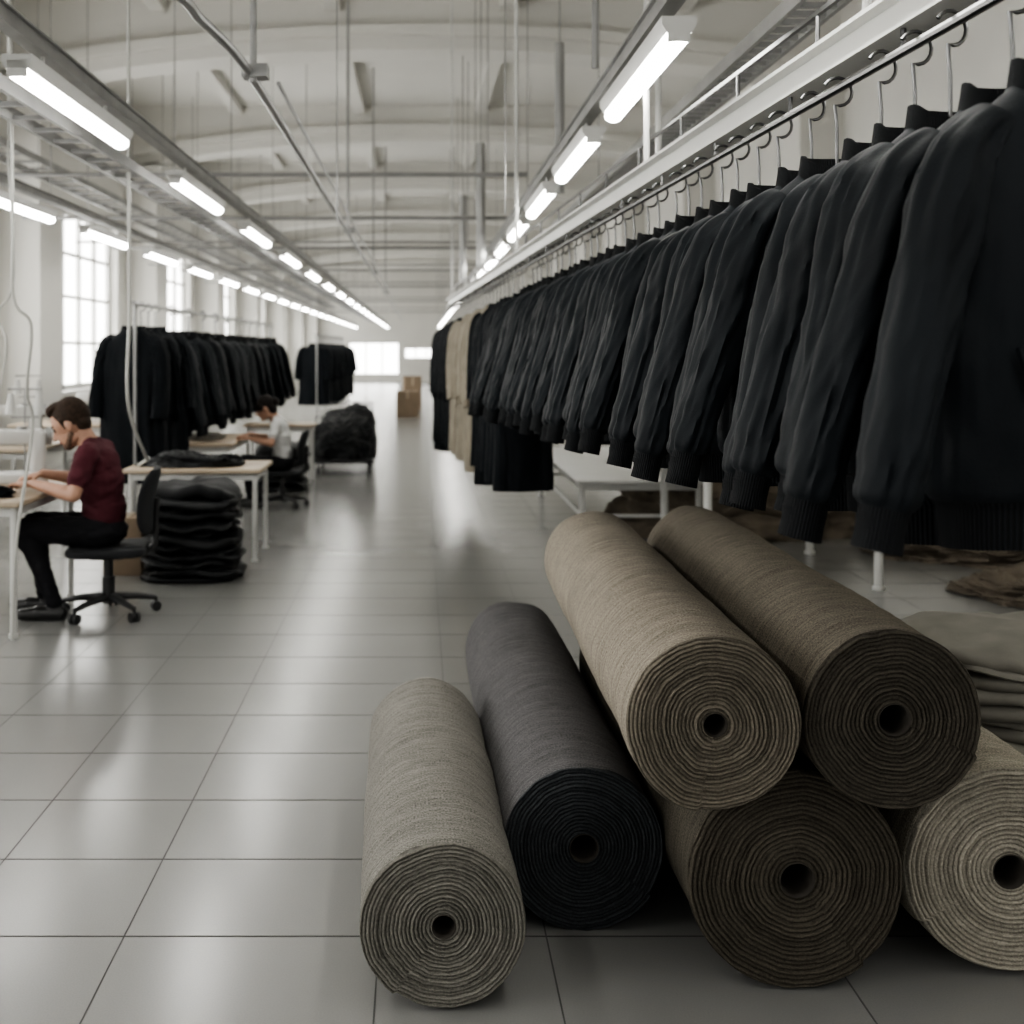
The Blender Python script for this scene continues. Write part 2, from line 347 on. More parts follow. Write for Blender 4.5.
# ------------------------------------------------------------------ garments
def hook(B,mi):
    pts=[(0,.0,-.20),(0,0,-.10),(0,.004,-.07)]
    for k in range(13):
        a=-pi/2-.35+ (k/12)*1.45*pi
        pts.append((.031*math.cos(a)+.006*(1-k/12), .0, -.010+.033*math.sin(a)))
    B.tube(pts,.0042,mi,7)
def interp(tab,z):
    for (a,b_) in zip(tab[:-1],tab[1:]):
        if a[0]<=z<=b_[0]:
            t=(z-a[0])/(b_[0]-a[0]+1e-9)
            return [a[i]+(b_[i]-a[i])*t for i in range(1,len(a))]
    return list(tab[-1][1:]) if z>tab[-1][0] else list(tab[0][1:])
def garment(seed, kind='bomber'):
    rnd=random.Random(seed); B=MB(); so=seed*7.3
    long = kind!='bomber'
    if not long:
        tab=[(-.925,.212,.060),(-.860,.215,.063),(-.84,.236,.078),(-.79,.242,.084),(-.60,.236,.084),(-.42,.215,.080),(-.34,.196,.073),(-.29,.172,.063),(-.25,.138,.055),(-.225,.110,.051),(-.208,.088,.050),(-.185,.083,.052),(-.160,.080,.050)]
        zs=[-.925,-.91,-.895,-.88,-.868,-.860,-.852,-.845,-.833,-.81]+list(np.linspace(-.79,-.32,34))+[-.30,-.28,-.265,-.25,-.24,-.23,-.22,-.212,-.206,-.195,-.18,-.160]
    else:
        L=-1.30-.12*rnd.random()
        tab=[(L,.255,.10),(-.9,.235,.095),(-.5,.215,.09),(-.34,.198,.08),(-.29,.175,.07),(-.25,.135,.06),(-.22,.10,.054),(-.20,.085,.056),(-.17,.078,.052)]
        zs=list(np.linspace(L,-.32,36))+[-.30,-.28,-.265,-.25,-.235,-.22,-.205,-.195,-.185,-.17]
    n=84; rings=[]; mi=[]
    for i,z in enumerate(zs):
        w,dp=interp(tab,z); ring=[]
        body=max(0,min(1,(-.24-z)/.12))
        if not long: body*=max(0.12,min(1,(z+.855)/.04)) if z>-.86 else 0.12
        for k in range(n):
            a=2*pi*k/n; ca,sa=math.cos(a),math.sin(a); e=2/2.5
            x=w*math.copysign(abs(ca)**e,ca); y=dp*math.copysign(abs(sa)**e,sa)
            f=nz(ca*2.2+so,sa*2.2,z*2.2)*.05+nz(ca*6+so,sa*6,z*2.0+9)*.035-abs(nz(ca*2.5-so,sa*3,z*6+x*6))*.06-abs(nz(ca*5-so,sa*2,z*13+x*12))*.025
            if long: f+= nz(ca*4+so,sa*4,0)*.07*max(0,min(1,(-.4-z)/.8))
            f*=body
            if sa<0 and abs(x)<.006 and z<-.2: f-=.006
            zz=z-(.034*max(0,-sa) if z>-.20 else .034*max(0,-sa)*max(0,min(1,(z+.26)/.06)))
            ring.append((x*(1+f*.8),y*(1+f*2.6),zz))
        rings.append(ring); 
        mi.append(1 if ((not long) and (z<-.855 or z>-.210)) else 0)
    bot=[(p[0]*.93,p[1]*.85,p[2]+.004) for p in rings[0]]; bot2=[(p[0]*.9,p[1]*.8,p[2]+.08) for p in rings[0]]
    top=[(p[0]*.88,p[1]*.82,p[2]-.001) for p in rings[-1]]; top2=[(p[0]*.78,p[1]*.68,p[2]-.045) for p in rings[-1]]
    rings=[bot2,bot]+rings+[top,top2]; mi=[1,1]+mi+[1,1]
    B.rings(rings,mi,True,urep=110)
    for s in (-1,1):
        fw=-.015-.03*rnd.random(); out=.330+.02*rnd.random()
        if not long:
            ctr=catmull([(s*.125,0,-.262),(s*.175,0,-.315),(s*.210,-.004,-.40),(s*.252,fw*.4,-.54),(s*(out-.040),fw,-.70),(s*out,fw*1.5,-.83)],11)
            R=[(.036,.046),(.050,.064),(.055,.071),(.051,.068),(.047,.063),(.044,.056)]
        else:
            ctr=catmull([(s*.135,0,-.268),(s*.18,0,-.31),(s*.205,-.004,-.40),(s*.225,fw*.4,-.54),(s*.238,fw,-.72),(s*.240,fw*1.6,-.90)],11)
            R=[(.040,.05),(.055,.07),(.057,.075),(.052,.07),(.048,.064),(.048,.062)]
        NS=11; rr=[]
        for i in range(len(ctr)):
            t=i/NS; j=min(int(t),len(R)-2); u=t-j; rr.append((R[j][0]*(1-u)+R[j+1][0]*u, R[j][1]*(1-u)+R[j+1][1]*u))
        mi2=[0]*len(ctr)
        if not long:
            e=ctr[-1]
            for dz,ra,rb,m_ in ((-.010,.043,.053,0),(-.018,.039,.047,0),(-.023,.034,.042,1),(-.04,.0335,.0415,1),(-.06,.033,.041,1),(-.085,.0345,.0425,1)):
                ctr.append(e+Vector((s*.22*-dz,0.0,dz))); rr.append((ra,rb)); mi2.append(m_)
        nn=48; rings=[]
        for i,c in enumerate(ctr):
            a_=ctr[max(i-1,0)]; b_=ctr[min(i+1,len(ctr)-1)]; t=(b_-a_).normalized()
            Y=Vector((0,1,0)); Y=(Y-t*Y.dot(t)).normalized(); X=Y.cross(t)
            amp=min(1,i/7)*(1 if mi2[i]==0 else .1)
            ring=[]
            for k in range(nn):
                a=2*pi*k/nn; ca,sa=math.cos(a),math.sin(a)
                fo=nz(ca*1.5+so+s*5,sa*1.5,c.z*2.5)*.20
                fo-=abs(nz(ca*2.2+so,sa*2.2+s*3,c.z*3.4+a*.3))*.27
                fo-=abs(nz(ca*1.8-so,sa*1.6+c.z*5,c.z*9+ca*1.5))*.18
                fo-=abs(nz(ca*3.1-so,sa*2.6+c.z*7,c.z*19+sa*2.5))*.07
                fo+=.04*math.sin(c.z*95+so*2)*math.exp(-((c.z+.80)/.05)**2)
                f=1+(fo+.09)*amp
                if mi2[i]==0 and k==26: f+=.035
                if mi2[i]==0 and k==27: f-=.035
                ring.append(c+X*(rr[i][0]*ca*f)+Y*(rr[i][1]*sa*f))
            rings.append(ring)
        last=rings[-1]; c=ctr[-1]
        rings.append([c+(p-c)*.82 for p in last]); rings.append([c+(p-c)*.78+Vector((0,0,.05)) for p in last]); mi2+=[1,1]
        B.rings(rings,mi2,True,urep=40)
    B.tube([(-.15,0,-.285),(-.08,0,-.235),(0,0,-.20),(.08,0,-.235),(.15,0,-.285)],.007,2,8)
    hook(B,2)
    if not long:
        for s in (-1,1): B.box((s*.12,-.088,-.68),(.012,.008,.14),0,R=Matrix.Rotation(s*.35,3,'Y'))
    return B
jm=[garment(i,'bomber') for i in range(6)]
d=1.90; spots=[]; gi=0
while d<7.3:
    spots.append(d); d+=[.14,.21,.14,.15,.23,.15,.22,.15,.18][gi%9]; gi+=1
meshes=[]
for i,dd in enumerate(spots):
    k=i%6
    yaw=ang*1.0+math.radians([8,-2,12,0,6,-5,10,2][i%8])
    if len(meshes)<=k:
        o=jm[k].obj('bomber_jacket',[M['jacket'],M['rib'],M['chrome']],smooth=60); meshes.append(o.data)
        o.location=(rx(dd),dd,rz_(dd)+.003); o.rotation_euler=(0,0,yaw)
    else: o=inst('bomber_jacket',meshes[k],(rx(dd),dd,rz_(dd)+.003),yaw)
    o.scale=(1+.03*math.sin(i*1.3),1,1+.02*math.sin(i*2.1))
cm={}
for c in ('coat','coat_tan'):
    cm[c]=[]
    for k in range(3):
        o=garment(20+k+(5 if c=='coat_tan' else 0),'coat').obj('wool_coat' ,[M[c],M[c],M['chrome']],smooth=60)
        cm[c].append(o.data); bpy.data.objects.remove(o)
dd=d+.06; i=0
while dd<12.9:
    c='coat_tan' if 9.0<dd<10.9 else 'coat'
    inst('long_coat' if c=='coat' else 'tan_coat',cm[c][i%3],(rx(dd)-.02,dd,rz_(dd)+.003),ang+math.radians([8,-7,12,0,-4][i%5]),(.78,1,1.0+.05*math.sin(i*1.7)))
    i+=1; dd+=.215

def rack(x,y0,y1,zr,zb_first,zb_rest,gap=.17):
    E=empty('clothing_rack',(x,(y0+y1)/2,0)); cy=(y0+y1)/2
    B=MB(); B.tube([(0,y0-cy-.2,zr),(0,y1-cy+.2,zr)],.014,0,8)
    for yy in (y0-cy-.15,y1-cy+.15):
        B.tube([(-.25,yy,.05),(-.25,yy,.12),(0,yy,.16),(0,yy,zr)],.014,0,8)
        B.tube([(-.25,yy,.10),(.25,yy,.10)],.014,0,8)
        for xx in (-.25,.25): B.tube([(xx-.012,yy,.045),(xx+.012,yy,.045)],.045,1,14); B.tube([(xx,yy,.05),(xx,yy,.1)],.012,0,6)
    B.obj('rack_frame',[M['grey_metal'],M['black_plastic']],parent=E)
    y=y0; i=0
    while y<y1:
        zb=zb_first if y<y0+1.0 else zb_rest
        if zb>.7:
            inst('hanging_jacket',meshes[i%6],(.05*math.sin(i*2),y-cy,zr+.003),math.radians([24,-8,30,11,-13,18][i%6]),(.92+.08*math.sin(i),1.5,(zr-zb)/.91*(1+.04*math.sin(i*1.7))),E)
        else:
            inst('hanging_coat',cm['coat'][i%3],(-.05+.05*i%3*.05,y-cy,zr+.003),math.radians([-14,28,-26,11,33][i%5]),(1.15,1.5,(zr-zb)/1.36*(1+.05*math.sin(i*1.7))),E)
        i+=1; y+=gap
rack(-2.22,9.5,17.6,1.86,.50,.78,.25)
rack(-1.75,20.5,27,1.76,.6,.6,.3)

# ------------------------------------------------------------------ fabric rolls
def roll_mats(name,side,end):
    m,nt,b=nmat(name+'_side'); b.inputs['Roughness'].default_value=.95; b.inputs['Specular IOR Level'].default_value=.12
    uv=nt.nodes.new('ShaderNodeUVMap')
    def noi(sx,sy,sc,det,dist=0):
        mp=nt.nodes.new('ShaderNodeMapping'); mp.inputs['Scale'].default_value=(sx,sy,1); nt.links.new(uv.outputs['UV'],mp.inputs['Vector'])
        n=nt.nodes.new('ShaderNodeTexNoise'); n.inputs['Scale'].default_value=sc; n.inputs['Detail'].default_value=det; n.inputs['Distortion'].default_value=dist
        n.inputs['Roughness'].default_value=.6
        nt.links.new(mp.outputs['Vector'],n.inputs['Vector']); return n
    a=noi(4,55,1.0,3,.3); a2=noi(24,200,1.0,2,.2); c=noi(200,240,1.0,2)
    def mix(x,y,f):
        mx=nt.nodes.new('ShaderNodeMix'); mx.data_type='FLOAT'; mx.inputs[0].default_value=f
        nt.links.new(x,mx.inputs[2]); nt.links.new(y,mx.inputs[3]); return mx.outputs[0]
    m1=mix(a.outputs['Fac'],a2.outputs['Fac'],.5); mm=mix(m1,c.outputs['Fac'],.55)
    r=nt.nodes.new('ShaderNodeValToRGB'); r.color_ramp.elements[0].position=.39; r.color_ramp.elements[1].position=.61
    r.color_ramp.elements[0].color=(*[x*.45 for x in side],1); r.color_ramp.elements[1].color=(*[min(1,x*1.65) for x in side],1)
    nt.links.new(mm,r.inputs['Fac']); nt.links.new(r.outputs['Color'],b.inputs['Base Color'])
    bp=nt.nodes.new('ShaderNodeBump'); bp.inputs['Strength'].default_value=1.0; bp.inputs['Distance'].default_value=.005
    nt.links.new(mm,bp.inputs['Height']); nt.links.new(bp.outputs['Normal'],b.inputs['Normal'])
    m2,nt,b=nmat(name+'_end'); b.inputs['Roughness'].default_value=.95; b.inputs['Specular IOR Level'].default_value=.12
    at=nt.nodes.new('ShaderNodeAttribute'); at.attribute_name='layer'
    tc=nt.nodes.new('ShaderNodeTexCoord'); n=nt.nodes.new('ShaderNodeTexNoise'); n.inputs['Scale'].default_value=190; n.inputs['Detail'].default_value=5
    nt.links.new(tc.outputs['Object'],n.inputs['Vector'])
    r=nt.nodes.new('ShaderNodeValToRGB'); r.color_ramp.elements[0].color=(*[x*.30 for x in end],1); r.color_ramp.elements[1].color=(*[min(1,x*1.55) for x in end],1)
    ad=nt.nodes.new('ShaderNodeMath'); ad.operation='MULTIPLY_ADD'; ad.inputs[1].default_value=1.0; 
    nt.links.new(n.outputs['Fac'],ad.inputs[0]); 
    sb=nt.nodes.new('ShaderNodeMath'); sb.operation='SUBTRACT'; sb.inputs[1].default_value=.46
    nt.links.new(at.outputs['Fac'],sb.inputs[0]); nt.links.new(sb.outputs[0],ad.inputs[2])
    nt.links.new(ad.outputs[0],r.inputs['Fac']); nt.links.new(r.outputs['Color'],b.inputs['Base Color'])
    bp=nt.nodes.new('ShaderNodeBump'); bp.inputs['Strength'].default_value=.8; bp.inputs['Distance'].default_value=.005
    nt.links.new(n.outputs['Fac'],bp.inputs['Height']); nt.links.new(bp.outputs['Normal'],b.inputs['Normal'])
    return m,m2
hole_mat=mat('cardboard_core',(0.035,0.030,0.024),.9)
def roll(front,back,r,hole,pitch,side,end,seed,th0=-2.2):
    ms,me_=roll_mats('fabric_%d'%seed,side,end)
    L=(Vector(back)-Vector(front)).length
    rnd=np.random.RandomState(seed); NA=220
    th=np.linspace(0,2*pi,NA,endpoint=False)
    ct,st=np.cos(th),np.sin(th)
    wob=np.array([nz(c*1.2+seed,s*1.2,0)*.7+nz(c*3+seed,s*3,4)*.35+nz(c*7+seed,s*7,4)*.12 for c,s in zip(ct,st)])
    frac=((th-th0)/(2*pi))%1.0
    rout=r*(1+.018*np.array([nz(c*1.3+seed,s*1.3,7) for c,s in zip(ct,st)]))-pitch*.8*(1-frac)
    nl=int((r-hole)/pitch); NR=nl*7
    offs=rnd.uniform(-1,1,nl+6)*.0045; shade=rnd.uniform(.35,.75,nl+6)
    V=[];lay=[]
    for i in range(NR+1):
        u=i/NR; rad=hole+(rout-hole)*u
        t=(rad-hole)/pitch - frac + wob*min(1,u*2)+1.5
        li=np.floor(t).astype(int); fr=t-li; li=np.clip(li,0,nl+5)
        prof=1-np.abs(2*fr-1)**3.0
        small=np.array([nz(c*7*(.3+u)+seed,s*7*(.3+u),u*22) for c,s in zip(ct,st)])
        y=.008*(1-prof)+offs[li]*prof+small*.0035
        if u>.965: y=y+.010*((u-.965)/.035)**2
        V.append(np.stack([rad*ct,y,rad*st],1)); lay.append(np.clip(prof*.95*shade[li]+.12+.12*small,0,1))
    NS=100; sv=[]
    for j in range(1,NS+1):
        v=j/NS; yy=.012+v*(L-.03)
        dr=np.array([nz(c*1.6+seed,s*1.6,yy*3.2)*.006+nz(c*2+seed,s*2,yy*22)*.003 for c,s in zip(ct,st)])
        dr*=min(1,yy/.08)
        rad=rout+dr; 
        sv.append(np.stack([rad*ct,np.full(NA,yy),rad*st],1))
    for q,yy in ((.96,L-.008),(.8,L),(.3,L),(0.02,L)): sv.append(np.stack([rout*q*ct,np.full(NA,yy),rout*q*st],1))
    core=[]
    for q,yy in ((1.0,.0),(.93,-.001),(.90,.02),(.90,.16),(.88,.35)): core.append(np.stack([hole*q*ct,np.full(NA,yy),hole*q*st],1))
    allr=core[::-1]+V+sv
    nc=len(core); ne=len(V)
    verts=np.concatenate(allr); faces=[];mi=[];uvs=[]
    K=len(allr); circ=2*pi*r
    for i in range(K-1):
        m_=2 if i<nc-1 else (1 if i<nc+ne-1 else 0)
        y0=allr[i][0][1]; y1=allr[i+1][0][1]
        for k in range(NA):
            k2=(k+1)%NA
            faces.append((i*NA+k,(i+1)*NA+k,(i+1)*NA+k2,i*NA+k2)); mi.append(m_)
            u0=k/NA*circ; u1=(k+1)/NA*circ
            uvs+= [u0,y0,u0,y1,u1,y1,u1,y0]
    faces.append(tuple(range(NA))); mi.append(2); uvs+=[0,0]*NA
    me=bpy.data.meshes.new('fabric_roll'); me.from_pydata(verts.tolist(),[],faces)
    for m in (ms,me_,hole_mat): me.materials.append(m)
    me.polygons.foreach_set('material_index',mi)
    uvl=me.uv_layers.new(name='UVMap'); uvl.data.foreach_set('uv',uvs)
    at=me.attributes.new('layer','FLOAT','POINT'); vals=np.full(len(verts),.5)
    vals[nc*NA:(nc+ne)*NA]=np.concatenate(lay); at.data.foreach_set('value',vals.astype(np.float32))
    me.shade_smooth(); me.update()
    o=bpy.data.objects.new('fabric_roll',me); COL.objects.link(o); o.location=front
    dvec=(Vector(back)-Vector(front)).normalized()
    o.rotation_euler=Vector((0,1,0)).rotation_difference(dvec).to_euler()
    return o
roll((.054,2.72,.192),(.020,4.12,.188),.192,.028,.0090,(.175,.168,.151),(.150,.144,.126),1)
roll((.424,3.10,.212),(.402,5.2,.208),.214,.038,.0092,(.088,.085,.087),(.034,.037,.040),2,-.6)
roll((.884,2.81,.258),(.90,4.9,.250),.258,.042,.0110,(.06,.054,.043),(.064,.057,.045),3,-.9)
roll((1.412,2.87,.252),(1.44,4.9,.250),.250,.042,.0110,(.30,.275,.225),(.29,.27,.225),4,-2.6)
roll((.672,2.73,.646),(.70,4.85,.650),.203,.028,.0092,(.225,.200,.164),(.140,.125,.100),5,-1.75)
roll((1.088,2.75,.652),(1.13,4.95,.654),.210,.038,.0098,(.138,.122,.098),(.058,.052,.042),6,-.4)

# ------------------------------------------------------------------ heaps and piles of cloth
def heap(name,c,sx,sy,h,seed,m,layers=8,amp=.10,pw=.55,fold=.18,rg=1.0,lg=1.0):
    B=MB(); NA=150; NP=84; rings=[]
    for i in range(NP+1):
        ph=(i/NP)*pi/2 ; ring=[]
        r=math.cos(ph)**pw if i<NP else .001; z=math.sin(ph)**pw
        for k in range(NA):
            a=2*pi*k/NA; ca,sa=math.cos(a),math.sin(a)
            ed=1+amp*2*nz(ca*1.3+seed,sa*1.3,z*1.2)
            qx,qy,qz=ca*r+seed,sa*r,z*1.6
            wx=nz(qx*1.8,qy*1.8,qz*1.8)*.9; wy=nz(qx*1.8+7,qy*1.8,qz*1.8)*.9
            rid=(1-abs(nz(qx*2.6+wx,qy*2.6+wy,qz*4.2+wx))*3.2)*rg
            rid2=(1-abs(nz(qx*6+wy,qy*6+wx,qz*9+wy))*3)*rg
            lay=z*layers+nz(ca*1.7+seed,sa*1.7,3)*1.3+wx*2.2+nz(qx*5,qy*5,qz*5)*.8
            li=math.floor(lay)
            bul=(abs(math.sin(lay*pi))**.5*.05+nz(ca*1.5,sa*1.5,li*3.3+seed)*.10)*lg+rid*.07+rid2*.028
            rr=r*(ed+bul*min(1,r*1.3))
            x=sx*rr*ca; y=sy*rr*sa
            zz=h*z*(1+fold*nz(x*3.2+seed,y*3.2,0)+fold*.45*rid+fold*.2*rid2)
            if i==0: zz=0.002
            ring.append((x,y,max(.002,zz)))
        rings.append(ring)
    B.rings(rings); return B.obj(name,[m],smooth=80,loc=c)
heap('brown_fabric_heap',(2.55,9.9,0),.95,.45,.52,8,M['cloth_brown'],6,.15,.7,.35)
heap('brown_fabric_heap',(4.0,9.0,0),.62,.65,.16,11,M['cloth_brown'],3,.15,.8,.5)
heap('brown_fabric_heap',(3.95,7.3,0),.6,.5,.12,15,M['cloth_brown'],3,.15,.8,.5)
def stack(name,c,sx,sy,n,th,m,seed=5,jit=.02,wav=1.0,ex=3.2):
    B=MB(); rnd=random.Random(seed); z=0
    for L in range(n):
        t=th*rnd.uniform(.7,1.3); ox=rnd.uniform(-jit,jit); oy=rnd.uniform(-jit,jit); top=(L==n-1)
        ax=sx*rnd.uniform(.97-2.2*jit,1.03); ay=sy*rnd.uniform(.97-2.2*jit,1.03); rings=[]
        if top: t*=1.6
        prof=[(.0,.0),(.7,.0),(.97,.04),(1.0,.25),(1.01,.5),(1.0,.75),(.97,.95),(.85,1.02),(.6,1.08),(.3,1.12),(.0,1.14)]
        NA=110
        for (q,h) in prof:
            ring=[]
            for k in range(NA):
                a=2*pi*k/NA; ca,sa=math.cos(a),math.sin(a); e=2/ex
                X=ax*max(q,.002)*math.copysign(abs(ca)**e,ca); Y=ay*max(q,.002)*math.copysign(abs(sa)**e,sa)
                wv=.012*nz(X*5+L*1.3*wav+seed,Y*5,L*.4*wav)*(1 if L else 0)*wav
                if top: wv-=.018*abs(nz(X*7+Y*3,Y*4,2))
                sag=-.12*(max(0,abs(X)/sx-.5)**2+max(0,abs(Y)/sy-.5)**2)*(z/(n*th))
                jx=.03*wav*nz(ca*2+seed,sa*2,L*4)+.02*(wav-1)*nz(ca*6,sa*6,L*3+h)
                ring.append((X*(1+jx)+ox,Y*(1+.03*wav*nz(ca*2+5,sa*2,L*4))+oy,max(.001,z+h*t+wv*2+sag)))
            rings.append(ring)
        B.rings(rings); z+=t
    return B.obj(name,[m],smooth=60,loc=c)
stack('folded_cloth_stack',(2.32,4.36,0),.52,.40,11,.040,M['cloth_beige'])
stack('black_garment_stack',(-1.50,7.96,0),.32,.28,15,.041,M['bag'],9,.035,2.4,2.8)
stack('black_garment_stack',(-1.48,12.9,0),.28,.35,11,.045,M['bag'],12,.035,2.4,2.8)

# ------------------------------------------------------------------ tables
def table(name,x0,x1,y0,y1,z,top=M['wood'],leg=M['white_metal'],shelf=None,legr=.018):
    E=empty(name,((x0+x1)/2,(y0+y1)/2,0)); hx,hy=(x1-x0)/2,(y1-y0)/2
    B=MB(); B.rbox((0,0,z-.016),(2*hx,2*hy,.032),.02,0); B.obj('table_top',[top],parent=E)
    k=0
    for sx in (-1,1):
        for sy in (-1,1):
            k+=1; B=MB(); B.tube([(sx*(hx-.05),sy*(hy-.06),.02),(sx*(hx-.05),sy*(hy-.06),z-.032)],legr,0,12)
            B.tube([(sx*(hx-.05),sy*(hy-.06),0),(sx*(hx-.05),sy*(hy-.06),.02)],legr*1.4,0,12); B.obj('leg_%d'%k,[leg],parent=E)
    B=MB()
    for sy in (-1,1): B.box((0,sy*(hy-.06),z-.06),(2*hx-.1,.025,.045))
    for sx in (-1,1): B.box((sx*(hx-.05),0,z-.06),(.025,2*hy-.12,.045))
    if shelf:
        for sy in (-1,1): B.tube([(-(hx-.05),sy*(hy-.06),shelf),(hx-.05,sy*(hy-.06),shelf)],.014,0,10)
        for sx in (-1,1): B.tube([(sx*(hx-.05),-(hy-.06),shelf),(sx*(hx-.05),hy-.06,shelf)],.014,0,10)
    B.obj('apron',[leg],parent=E)
    return E
table('sewing_table',-3.5,-2.07,6.20,7.35,.715)
table('work_table',-2.1,-1.12,8.45,9.15,.66)
table('work_table',-2.6,-1.72,11.0,12.4,.64)
table('work_table',-2.0,-1.2,13.5,14.0,.66)
table('packing_bench',1.2,2.2,9.2,12.4,.50,M['white_metal'],shelf=.22,legr=.024)
table('cutting_table',1.75,2.92,7.45,8.9,.78,M['white_metal'],legr=.028)

def sewing_machine(x,y,z,rz):
    B=MB()
    B.rbox((0,0,.03),(.46,.19,.06),.03,0); B.rbox((.17,0,.17),(.10,.11,.26),.03,0)
    B.rbox((0,0,.27),(.40,.10,.085),.03,0); B.rbox((-.17,0,.20),(.085,.10,.16),.03,0)
    B.tube([(-.17,-.0,.13),(-.17,0,.06)],.006,1,8); B.tube([(.22,0,.27),(.25,0,.27)],.055,1,20)
    B.tube([(.08,.0,.31),(.08,0,.33)],.03,1,12); B.tube([(.1,.09,.0),(.1,.09,.55)],.006,1,8); B.tube([(0,.09,.55),(.2,.09,.55)],.006,1,8)
    for q in (.02,.18): B.tube([(q,.09,.40),(q,.09,.52)],[.035,.015],2,12)
    B.tube([(.18,.09,.38),(.02,.09,.38)],.006,1,8)
    o=B.obj('sewing_machine',[M['white_metal'],M['grey_metal'],M['blue_cone']],loc=(x,y,z)); o.rotation_euler=(0,0,rz); return o
sewing_machine(-2.44,7.10,.716,.35)
table('sewing_table',-4.2,-2.95,9.2,10.2,.74); sewing_machine(-3.25,9.6,.741,.2); sewing_machine(-3.9,9.7,.741,0)
table('sewing_table',-4.2,-2.95,12.2,13.2,.74); sewing_machine(-3.4,12.6,.741,.2)
table('sewing_table',-4.2,-2.95,15.6,16.6,.74); sewing_machine(-3.4,16,.741,.2)

heap('dark_cloth_pile',(-2.52,6.42,.716),.32,.14,.05,21,M['coat'],3,.2,.7,.5)
heap('black_cloth_pile',(-1.66,8.70,.661),.32,.18,.09,23,M['bag'],3,.2,.6,.6,.7,.6)
heap('light_cloth_pile',(-2.1,11.6,.641),.18,.25,.05,24,M['cloth_beige'],3,.2,.7,.4)
def carton(c,s,rz=0):
    B=MB(); x,y,z=s
    B.rbox((0,0,z/2),(x,y,z),.01,0)
    B.box((0,0,z+.001),(.05,y*.98,.003),1); B.box((0,-y/2-.001,z*.85),(.05,.003,z*.25),1)
    B.box((0,0,z+.004),(x*.98,.006,.003),2)
    o=B.obj('cardboard_box',[M['card'],M['wood'],M['black_plastic']],loc=c); o.rotation_euler=(0,0,rz)
carton((-1.98,8.12,0),(.26,.28,.38)); carton((-.28,27,0),(.5,.5,.58)); carton((-.20,30,0),(.45,.4,.85),.1)
carton((.55,24,0),(.45,.5,.55))
def cart(x,y):
    E=empty('garment_cart',(x,y,0)); B=MB()
    B.rbox((0,0,.16),(.72,.9,.04),.03,0)
    for sx in(-1,1):
        for sy in(-1,1):
            B.tube([(sx*.30-.015,sy*.38,.055),(sx*.30+.015,sy*.38,.055)],.055,1,16); B.tube([(sx*.30,sy*.38,.06),(sx*.30,sy*.38,.15)],.014,0,8)
    for sy in(-1,1): B.tube([(-.33,sy*.43,.17),(-.33,sy*.43,.70),(.33,sy*.43,.70),(.33,sy*.43,.17)],.010,1,8)
    B.obj('cart_frame',[M['black_plastic'],M['black_plastic']],parent=E)
    o=heap('garment_load',(0,0,.18),.36,.38,.46,31,M['bag'],8,.10,.5,.2,.6,.6); o.parent=E
cart(-.92,14.8); cart(-1.05,18.0)

B=MB()
B.tube(catmull([(-1.90,5.55,ZC),(-1.905,5.55,3.6),(-1.90,5.6,2.2),(-1.93,5.7,1.75),(-1.88,5.8,1.62),(-1.95,5.95,1.30),(-1.97,6.1,1.1),(-2.07,6.15,.5),(-2.09,6.15,.012)],10),.008,0,8)
B.obj('hanging_power_cord',[M['cable']])
B=MB()
B.tube(catmull([(-1.70,7.0,ZC),(-1.70,7.0,3.0),(-1.695,7.0,1.8),(-1.715,7.05,1.2),(-1.72,7.5,.85),(-1.88,8.3,.75),(-2.02,8.6,.67)],10),.010,0,8)
B.obj('hanging_power_cord',[M['cable']])
B=MB(); B.tube(catmull([(-2.30,6.7,2.6),(-2.27,6.7,1.9),(-2.36,6.7,1.7),(-2.31,6.7,1.55),(-2.36,6.75,1.3),(-2.45,6.85,1.2)],10),.007,0,8); B.tube([(-2.3,6.7,2.6),(-2.3,6.7,ZC)],.005,0,6)
B.obj('hanging_power_cord',[M['cable']])

# ------------------------------------------------------------------ office chair
def chair(x,y,rz=0,s=1.0):
    E=empty('office_chair',(x,y,0)); E.rotation_euler=(0,0,rz); E.scale=(s,s,s)
    B=MB(); B.rbox((0,0,.375),(.44,.44,.05),.09,0,seg=6); B.obj('seat',[M['black_fabric']],parent=E)
    B=MB(); rings=[]
    for i in range(15):
        v=i/14; z=.47+v*.36; w=.20*(1-abs(2*v-1)**4*.30); off=.235+.045*v-.02*math.sin(v*pi)
        ring=[]
        for k in range(24):
            a=2*pi*k/24; ca,sa=math.cos(a),math.sin(a)
            yy=w*math.copysign(abs(ca)**.6,ca); xx=.022*math.copysign(abs(sa)**.7,sa)*(1 if 0<i<14 else .5)
            ring.append((off+xx-.05*(abs(yy)/.2)**2,yy,z))
        rings.append(ring)
    B.rings(rings); B.obj('backrest',[M['black_fabric']],parent=E)
    B=MB()
    B.tube(catmull([(.0,0,.345),(.16,0,.34),(.255,0,.40),(.262,0,.52),(.27,0,.66)],6),.018,0,8)
    B.tube([(0,0,.07),(0,0,.35)],.026,0,14); B.tube([(0,0,.07),(0,0,.22)],.036,0,14); B.rbox((0,0,.34),(.2,.2,.03),.03,0)
    for k in range(5):
        a=2*pi*k/5+.35; c,s_=math.cos(a),math.sin(a)
        B.tube([(c*.03,s_*.03,.105),(c*.16,s_*.16,.095),(c*.27,s_*.27,.075)],[.024,.02,.014],0,8)
        px,py=c*.27,s_*.27
        for q in (-.016,.016): B.tube([(px-s_*q-s_*.009,py+c*q+c*.009,.028),(px-s_*q+s_*.009,py+c*q-c*.009,.028)],.028,0,14)
        B.tube([(px,py,.04),(px,py,.08)],.010,0,8)
    B.obj('base',[M['black_plastic']],parent=E)
    return E
chair(-1.765,6.80,.12)
chair(-1.32,11.5,0,.88)

